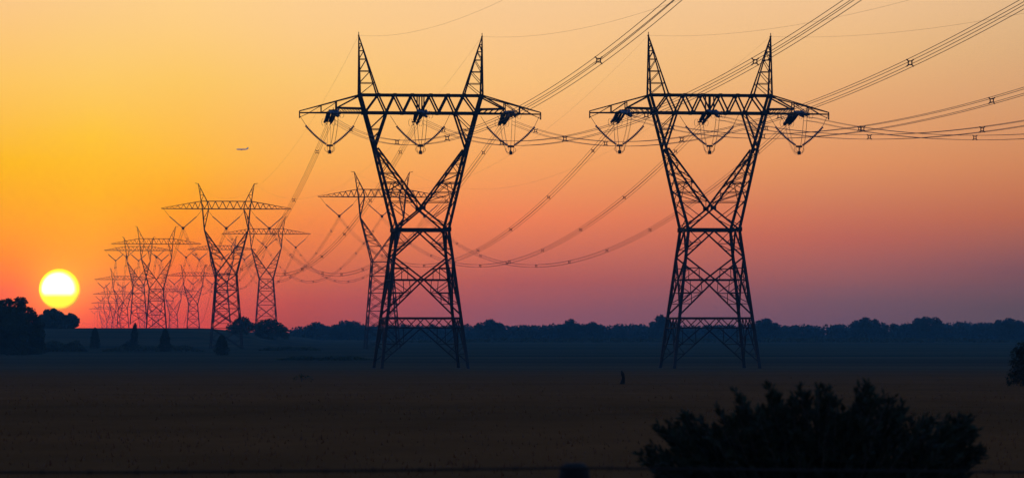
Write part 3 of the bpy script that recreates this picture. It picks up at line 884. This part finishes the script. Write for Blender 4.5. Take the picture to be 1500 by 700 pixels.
# ------------------------------------------------------------------ vegetation
def rand_dir():
    while True:
        v = Vector((random.uniform(-1,1), random.uniform(-1,1), random.uniform(-1,1)))
        if 0.05 < v.length < 1: return v.normalized()
def clump(mb, c, r, n, size, squash=0.8):
    c = Vector(c)
    for _ in range(n):
        d = rand_dir(); k = random.random() ** 0.45
        p = c + Vector((d.x * r * k, d.y * r * k, d.z * r * k * squash))
        mb.leaf(p, size * random.uniform(0.6, 1.3), rand_dir(), random.uniform(0.5, 0.9))
def branchy_tree(name, label, cat, x, y, blobs, leaf, density, group=None, mat=None, trunk_h=None, trunk_r=0.3):
    """blobs: (dx, z, radius) of each bough's foliage, in metres from the base"""
    gz = ground_z(x, y)
    t = thing(name, label, cat, (x, y, gz), 0, group)
    cr = MB(); tr = MB()
    top = max(b[1] for b in blobs)
    th = trunk_h or top * 0.55
    mx = sum(b[0] for b in blobs) / len(blobs) * 0.4
    tr.tube([(0, 0, -0.4), (mx * 0.3, 0, th * 0.5), (mx, 0, th)], [trunk_r * 1.3, trunk_r, trunk_r * 0.6], 8)
    for (bx, bz, r) in blobs:
        by = random.uniform(-0.5, 0.5) * r
        tr.tube([(mx * 0.6, 0, th * random.uniform(0.5, 0.95)), (lerp(mx, bx, 0.5), by * 0.5, lerp(th, bz, 0.5) - 0.1 * r), (bx, by, bz)], [trunk_r * 0.5, trunk_r * 0.3, trunk_r * 0.1], 5)
        n = int(density * r * r)
        clump(cr, (bx, by, bz), r, int(n * 0.6), leaf)
        for _ in range(5):
            d = rand_dir(); rr = r * random.uniform(0.35, 0.55)
            clump(cr, (bx + d.x * r * 0.8, by + d.y * r * 0.8, bz + d.z * r * 0.6), rr, int(n * 0.09), leaf * 0.8)
    cr.build('crown', mat or M_LEAF, t); tr.build('trunk', M_BARK, t)
    return t

# the tall clump by the sun: outline rows turned into real heights at its own distance
def tree_from_outline(name, label, px0, d, outline, leaf, density, group=None, mat=None):
    """outline: (column, row of the crown's top, crown radius px)"""
    x = pt(px0, d); gz = ground_z(x, d); bl = []
    k = d / FPX
    for (px, py, r) in outline:
        rr = r * k; z = ht(py, d) - gz - rr * 0.8
        bl.append(((px - px0) * k, z, rr))
        if z - rr > 1.0:
            zz = z - rr * 1.1
            while zz > 0.2:
                bl.append(((px - px0) * k + random.uniform(-0.3, 0.3) * rr, zz, rr * random.uniform(0.9, 1.15))); zz -= rr * 1.2
    return branchy_tree(name, label, 'tree', x, d, bl, leaf, density, group, M_HAZE_LEAF if d > 1800 else None)
GT = 'trees silhouetted by the sun'
tree_from_outline('tree', 'tallest dark tree at the left edge, left of the sun', 12, 900, [(-14, 440, 15), (2, 439, 9), (12, 437, 8), (28, 434, 9), (33, 436, 7), (20, 448, 16), (-2, 452, 18)], 0.5, 200, GT)
tree_from_outline('tree', 'dark tree sloping down beside the tallest one at the left edge', 44, 915, [(40, 449, 9), (47, 453, 7), (52, 460, 8), (57, 470, 8), (60, 482, 7)], 0.5, 200, GT)
tree_from_outline('tree', 'round dark tree whose top cuts the bottom of the sun', 76, 1420, [(62, 460, 6), (70, 453, 7), (78, 452, 7), (86, 455, 6), (92, 459, 6), (50, 478, 8), (54, 468, 7), (59, 463, 6), (64, 472, 8), (76, 470, 9), (88, 471, 8)], 0.75, 150, GT)
tree_from_outline('tree', 'low dark tree with a hooked crown just right of the sun', 102, 1440, [(97, 461, 6), (104, 458, 6), (109, 461, 5), (113, 465, 3.5), (98, 471, 7), (106, 472, 5)], 0.75, 150, GT)

# dark hedge bands
def hedge(name, label, cat, px0, px1, d, top_row, leaf, n, depth=6.0, kind=None):
    x0, x1 = pt(px0, d), pt(px1, d); m = MB(); xm = (x0 + x1) / 2; gz = ground_z(xm, d)
    for _ in range(n):
        u = random.random(); x = lerp(x0, x1, u)
        edge = min(1.0, min(u, 1 - u) * 6)
        hh = (ht(top_row, d) - ground_z(x, d)) * edge * (0.75 + 0.35 * vnoise(x * 0.35, d * 0.1))
        z = random.random() ** 0.8 * max(0.2, hh)
        yy = d + random.uniform(-depth, depth) / 2
        m.leaf(Vector((x - xm, yy - d, ground_z(x, yy) - gz + z)), leaf * random.uniform(0.6, 1.4), rand_dir(), 0.7)
    o = m.build(name, M_LEAF); o.location = (xm, d, gz)
    tag(o, label, cat, kind=kind)
hedge('hedge', 'low dark scrub band under the trees by the sun', 'hedge', 40, 128, 1010, 497, 0.55, 2600)
hedge('hedge', 'low dark scrub between the conical shrubs at left', 'hedge', 152, 300, 1020, 504, 0.5, 1300)
hedge('hedge', 'thin dark strip of scrub on the plain left of the big left pylon', 'hedge', 405, 548, 760, 521, 0.4, 2200)
hedge('hedge', 'short strip of dark tussocks on the plain at left, below the ridge', 'hedge', 380, 470, 1060, 506, 0.5, 1200)

# conical evergreens on the plain
def conifer(label, px, d, top, w_px, lean=0.0, skirt=0.0):
    x = pt(px, d); gz = ground_z(x, d); h = ht(top, d) - gz; r = w_px / 2 * d / FPX * 1.3
    t = thing('conical_shrub', label, 'shrub', (x, d, gz), 0, 'dark conical shrubs on the plain')
    c = MB(); s = MB()
    s.tube([(0, 0, -0.2), (lean * 0.4, 0, h * 0.5), (lean, 0, h * 0.95)], [0.14, 0.09, 0.03], 6)
    for _ in range(2200):
        u = random.random() ** 0.85
        prof = (1 - u) ** 0.52 * (0.85 + 0.3 * min(1, u * 5)) * (0.8 + 0.35 * vnoise(u * 6, px, random.choice((0, 3.3, 7.1))))
        a = random.uniform(0, 2*math.pi); k = random.random() ** 0.4
        c.leaf(Vector((lean * u + math.cos(a) * r * prof * k, math.sin(a) * r * prof * k, h * u)), 0.38 * random.uniform(0.6, 1.3), rand_dir(), 0.55)
    if skirt:
        for _ in range(900):
            u = random.random(); xx = -skirt * u
            c.leaf(Vector((xx, random.uniform(-1, 1), random.random() * (1 - u) ** 0.8 * h * 0.55 * (0.7 + 0.5 * vnoise(xx * 1.5, 1)))), 0.36, rand_dir(), 0.6)
    c.build('crown', M_LEAF2, t); s.build('trunk', M_BARK, t)
conifer('leftmost dark conical shrub, just right of the trees by the sun', 139, 1110, 480, 15)
conifer('narrow dark shrub with a ragged skirt leaning to its left', 195, 1110, 473, 12, 0.6, 4.2)
conifer('dark conical shrub below the tallest hazy pylon', 242, 1010, 481, 17)
conifer('lowest stout dark shrub, right of the other conical ones', 325, 900, 491, 21)

# trees on the ridge end and out from the far wood
GR = 'low trees on the skyline'
tree_from_outline('tree', 'round tree at the foot of the second left pylon', 352, 1430, [(340, 474, 9), (350, 466, 9), (358, 464, 9), (368, 472, 9)], 0.75, 90, GR)
tree_from_outline('tree', 'broad tree under the slender reddish pylon', 395, 1450, [(380, 472, 8), (388, 467, 9), (398, 466, 9), (408, 472, 8), (416, 478, 7)], 0.75, 90, GR)
tree_from_outline('tree', 'small squarish tree standing apart left of the big left pylon', 461, 1900, [(453, 475, 7), (462, 471, 8), (470, 474, 7)], 0.9, 90, GR)
tree_from_outline('tree', 'broad domed tree just left of the big left pylon', 512, 1900, [(494, 475, 9), (506, 469, 10), (518, 470, 10), (530, 476, 9), (542, 478, 9)], 0.9, 90, GR)
tree_from_outline('tree', 'tallest skyline tree, left behind the legs of the big right pylon', 967, 1900, [(958, 470, 8), (966, 461, 7), (974, 464, 7), (984, 470, 9)], 0.9, 90, GR)
tree_from_outline('tree', 'rounded skyline tree between the two big pylons, nearest the left one', 716, 1900, [(704, 472, 9), (718, 467, 10), (730, 472, 9)], 0.9, 90, GR)
tree_from_outline('tree', 'pointed skyline tree midway between the two big pylons', 834, 1900, [(824, 474, 8), (835, 467, 8), (843, 473, 8)], 0.9, 90, GR)
tree_from_outline('tree', 'domed skyline tree just right of the midway gap between the big pylons', 868, 1900, [(858, 475, 8), (868, 471, 9), (879, 475, 8)], 0.9, 90, GR)
tree_from_outline('tree', 'skyline tree rising just right of the big right pylon', 1122, 1900, [(1112, 469, 9), (1124, 466, 9), (1134, 472, 8)], 0.9, 90, GR)
tree_from_outline('tree', 'high domed skyline tree right of the big right pylon, in mid gap', 1268, 1900, [(1254, 469, 9), (1268, 464, 10), (1282, 468, 9)], 0.9, 90, GR)
tree_from_outline('tree', 'flat topped skyline tree, tallest toward the right edge', 1356, 1900, [(1344, 466, 9), (1356, 463, 9), (1370, 464, 9)], 0.9, 90, GR)
tree_from_outline('tree', 'skyline tree nearest the right edge of the frame', 1478, 1900, [(1464, 468, 9), (1478, 465, 10), (1492, 469, 9)], 0.9, 90, GR)

def far_wood():
    m = MB()
    D = 2000.0
    x = pt(428, D)
    while x < 560.0:
        px = 750 + x / D * FPX
        top = 476.5 - 3.0 * sstep(1150, 1450, px) + 3.0 * vnoise(px * 0.021, 4.0) + 2.2 * vnoise(px * 0.07, 9.0) + random.gauss(0, 0.8)
        top += 4 * (1 - sstep(425, 500, px))
        y = D + random.uniform(-20, 40)
        gz = ground_z(x, y); hgt = max(4.0, ht(top, D) - gz); r = random.uniform(2.0, 3.6)
        zz = hgt - r * 0.8
        while zz > -0.5:
            clump(m, (x + random.uniform(-0.8, 0.8), y, gz + max(0.5, zz)), r * random.uniform(0.95, 1.2), int(34 * r), 1.35, 0.85)
            zz -= r * 0.8
        for _ in range(2):
            clump(m, (x + random.uniform(-r, r), y, gz + hgt - random.uniform(0.2, 0.8) * r), r * 0.4, 10, 0.8)
        x += random.uniform(1.0, 2.0)
    o = m.build('far_wood', M_HAZE_LEAF)
    tag(o, 'blue hazy belt of far off woodland along the horizon', 'wood', kind='stuff')
far_wood()
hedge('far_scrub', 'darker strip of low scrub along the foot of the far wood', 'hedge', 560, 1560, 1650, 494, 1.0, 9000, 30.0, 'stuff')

# dark dense bush at the right edge
branchy_tree('bush', 'black rounded bush cut off by the right edge, midway up the field', 'bush', pt(1500, 214), 214,
    [(-0.45, 1.3, 0.42), (-0.30, 1.75, 0.42), (-0.1, 1.95, 0.45), (0.3, 2.0, 0.5), (0.0, 1.2, 0.7), (0.5, 1.3, 0.7), (-0.35, 0.7, 0.5), (-0.6, 0.4, 0.4), (0.2, 0.5, 0.8), (-0.75, 0.12, 0.2), (0.9, 0.9, 0.8)], 0.10, 1400, None, M_LEAF2, 0.8, 0.08)

# small upright stump in the field
def stump():
    d = 232.0; x = pt(912, d); gz = ground_z(x, d)
    t = MB()
    t.tube([(0, 0, -0.1), (0, 0, 0.05), (0.05, 0, 0.35), (0.0, 0.01, 0.58), (-0.07, 0.01, 0.76)], [0.26, 0.14, 0.09, 0.10, 0.04], 9)
    o = t.build('tree_stump', M_WOOD, smooth=True); o.location = (x, d, gz)
    tag(o, 'small dark upright stump alone in the dim field between the big pylons and the bush', 'stump')
stump()
branchy_tree('low_shrub', 'faint low shrub alone in the dark field left of the big left pylon', 'shrub', pt(442, 262), 262,
    [(0, 0.3, 0.35), (-0.4, 0.2, 0.25), (0.45, 0.2, 0.28)], 0.10, 500, None, M_LEAF, 0.25, 0.03)

# foreground bush: many upright leafy sprays
def foreground_bush():
    d = 30.0; k = d / FPX
    x = pt(1190, d); gz = ground_z(x, d)
    t = thing('foreground_bush', 'wide black bush of spiky leafy sprays in the bottom right foreground', 'bush', (x, d, gz))
    st = MB(); lf = MB()
    # tips of the sprays: columns and rows along the outline as seen, at scattered depths
    tips = [(938, 655), (948, 640), (962, 612), (975, 618), (990, 606), (1000, 592), (1022, 606), (1048, 612), (1060, 596), (1084, 566), (1092, 580), (1108, 594), (1128, 562), (1136, 572), (1152, 584), (1164, 572), (1178, 566), (1196, 590), (1206, 560), (1216, 564), (1226, 572), (1238, 592), (1252, 590), (1262, 568), (1272, 556), (1282, 566), (1306, 574), (1318, 580), (1326, 596), (1338, 612), (1356, 604), (1370, 602), (1392, 608), (1408, 600), (1422, 604), (1430, 618), (1444, 640), (1440, 652), (1424, 650), (1402, 630)]
    tips = [(1190 + (a - 1190) * 0.975, b + 9) for a, b in tips]
    def spray(px, py, yo, dens=1.0, ln=0.35, sz=1.0):
        dens *= random.uniform(0.35, 1.15)
        dd = d + yo
        tip = Vector(((px - 750) / FPX * dd - x, yo, ht(py, dd) - gz))
        root = Vector((tip.x * 0.25 + random.uniform(-0.08, 0.08), yo * 0.3, 0.0))
        mid = Vector((lerp(root.x, tip.x, 0.42), lerp(0, yo, 0.6), tip.z * 0.52))
        pts = []
        for i in range(13):
            q = i / 12; u = 1 - q
            pts.append(root * u * u + mid * 2 * u * q + tip * q * q)
        st.tube(pts, [0.012 * (1 - 0.8 * i / 12) for i in range(13)], 5)
        n = int(80 * dens)
        for i in range(n):
            q = 1 - ln * 1.6 * random.random() ** 1.3
            f = max(0, q) * 12; a = min(int(f), 11); p = pts[a].lerp(pts[a+1], f - a)
            axis = (pts[a+1] - pts[a]).normalized()
            o = rand_dir(); o = (o - axis * o.dot(axis)).normalized()
            dirn = (axis * random.uniform(0.5, 1.1) + o * random.uniform(0.3, 0.9)).normalized()
            sz_ = random.uniform(0.045, 0.115) * sz * (0.7 + 0.5 * (1 - q))
            c = p + dirn * sz_ * 0.55
            lf.leaf(c, sz_, dirn.cross(rand_dir()), random.uniform(0.28, 0.42), dirn)
    for px, py in tips:
        for r in range(4): spray(px + random.gauss(0, 4), py + (0 if r == 0 else random.uniform(2, 16)), random.uniform(-0.5, 0.5), 1.0, 0.32)
    for px, py in tips[4:-4:2]:
        spray(px + random.uniform(-16, 16), py - random.uniform(-2, 9), random.uniform(-0.4, 0.4), 0.55, 0.14, 0.9)
    def top(px):
        lo = [p for p in tips if abs(p[0] - px) < 26]
        return sum(p[1] for p in lo) / len(lo) if lo else 640
    for _ in range(330):
        px = random.uniform(958, 1425); tp = top(px) + 14
        edge = min(px - 950, 1440 - px) / 60.0
        spray(px, tp + random.random() ** 1.3 * (190 if edge > 1 else 90), random.uniform(-0.75, 0.75), 1.1, 0.45, 1.25)
    lf.build('foliage', M_LEAF2, t); st.build('stems', M_BARK, t)
foreground_bush()

# ------------------------------------------------------------------ fence in front
def fence():
    d = 20.0; x0 = pt(842, d); gz = ground_z(x0, d)
    t = thing('wire_fence', 'single strand wire fence on a rough wooden post along the bottom edge', 'fence', (x0, d, gz))
    tops = {-4.3: 1.10, 0.0: 1.105, 4.6: 1.11}
    at_z = {}
    for dx, zt_ in tops.items():
        m = MB()
        pts = [(dx, 0, -0.3), (dx + 0.005, 0, 0.4), (dx - 0.004, 0, zt_ - 0.08), (dx, 0, zt_ - 0.02), (dx, 0, zt_)]
        m.tube(pts, [0.10, 0.09, 0.08, 0.07, 0.045], 12)
        m.build('post', M_WOOD, t, smooth=True)
    w = MB()
    pts = [(-4.3, -0.1, 1.068), (-3.2, -0.1, 1.062), (-2.0, -0.1, 1.064), (-1.0, -0.1, 1.072), (-0.06, -0.1, 1.084), (0.06, -0.1, 1.084), (1.2, -0.1, 1.072), (2.2, -0.1, 1.064), (3.2, -0.1, 1.064), (4.6, -0.1, 1.072)]
    w.tube(pts, 0.0065, 6)
    for k in range(38):
        xx = -4.2 + 0.23 * k
        for (a, za), (b, zb) in zip([(p[0], p[2]) for p in pts[:-1]], [(p[0], p[2]) for p in pts[1:]]):
            if a <= xx <= b:
                z = lerp(za, zb, (xx - a) / (b - a))
                for sgn in (-1, 1):
                    w.tube([(xx - 0.012, -0.1, z - 0.016 * sgn), (xx + 0.012, -0.1, z + 0.016 * sgn)], 0.002, 4)
                break
    w.build('barbed_wire', M_RUST, t)
fence()

# ------------------------------------------------------------------ grass of the near field
def field_grass():
    m = MB()
    for _ in range(15000):
        d = 42 * (420 / 42) ** (random.random() ** 0.9)
        px = random.uniform(-60, 1560); x = pt(px, d)
        dens = vnoise(x * 0.06, d * 0.05) + 0.4 * vnoise(x * 0.4, d * 0.2)
        if dens < random.uniform(-0.9, 0.5): continue
        if random.random() < sstep(150, 420, d): continue
        h = random.uniform(0.03, 0.09) * (1 + 0.5 * dens); w = random.uniform(0.008, 0.02) * (1 + d / 150)
        z = ground_z(x, d); a = random.uniform(0, 6.28); lx = random.gauss(0, 0.25) * h; ly = random.gauss(0, 0.25) * h
        c, s = math.cos(a) * w, math.sin(a) * w
        m.add([(x - c, d - s, z - 0.02), (x + c, d + s, z - 0.02), (x + lx, d + ly, z + h)], [(0, 1, 2)])
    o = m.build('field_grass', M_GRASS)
    tag(o, 'dim dry grass covering the near field', 'grass', kind='stuff')
field_grass()

# ------------------------------------------------------------------ airliner
def airliner():
    D = 12800.0; x = pt(355, D); z = ht(219, D)
    t = thing('airliner', 'tiny airliner flying left in the orange sky above the pylon row', 'airplane', (x, D, z), math.radians(6))
    L2 = 19.0
    f = MB()
    prof = [(-L2, 0.15, 0), (-L2 + 0.8, 0.9, 0.0), (-L2 + 2.2, 1.5, 0.05), (-L2 + 4.5, 1.95, 0.1), (8, 1.95, 0.1), (13, 1.4, 0.55), (17.5, 0.6, 1.1), (L2, 0.2, 1.3)]
    f.tube([(a, 0, c) for a, r, c in prof], [r for a, r, c in prof], 16)
    f.build('fuselage', M_WHITE, t, smooth=True)
    def slab(name, pts, th, mat=M_WHITE):
        m = MB(); n = len(pts); nrm = (Vector(pts[1]) - Vector(pts[0])).cross(Vector(pts[2]) - Vector(pts[0])).normalized() * th / 2
        vs = [Vector(p) + nrm for p in pts] + [Vector(p) - nrm for p in pts]
        m.add(vs, [tuple(range(n)), tuple(reversed(range(n, 2*n)))] + [(i, i + n, (i+1) % n + n, (i+1) % n) for i in range(n)])
        return m.build(name, mat, t)
    for s in (-1, 1):
        slab('wing', [(-4.5, s * 1.6, -0.7), (2.5, s * 1.6, -0.7), (6.2, s * 17, 1.0), (4.7, s * 17, 1.0)], 0.45)
        slab('tailplane', [(13.2, s * 0.6, 1.2), (16.6, s * 0.5, 1.2), (18.6, s * 6.4, 1.6), (17.2, s * 6.4, 1.6)], 0.25)
        m = MB(); m.tube([(-4.6, s * 5.6, -1.6), (-4.2, s * 5.6, -1.6), (-1.2, s * 5.6, -1.6), (0.0, s * 5.6, -1.5)], [0.75, 1.0, 0.95, 0.45], 12); m.build('engine', M_ENGINE, t, smooth=True)
    slab('tail_fin', [(11.5, 0, 1.8), (17.6, 0, 1.6), (19.6, 0, 7.4), (17.2, 0, 7.4)], 0.4)
airliner()
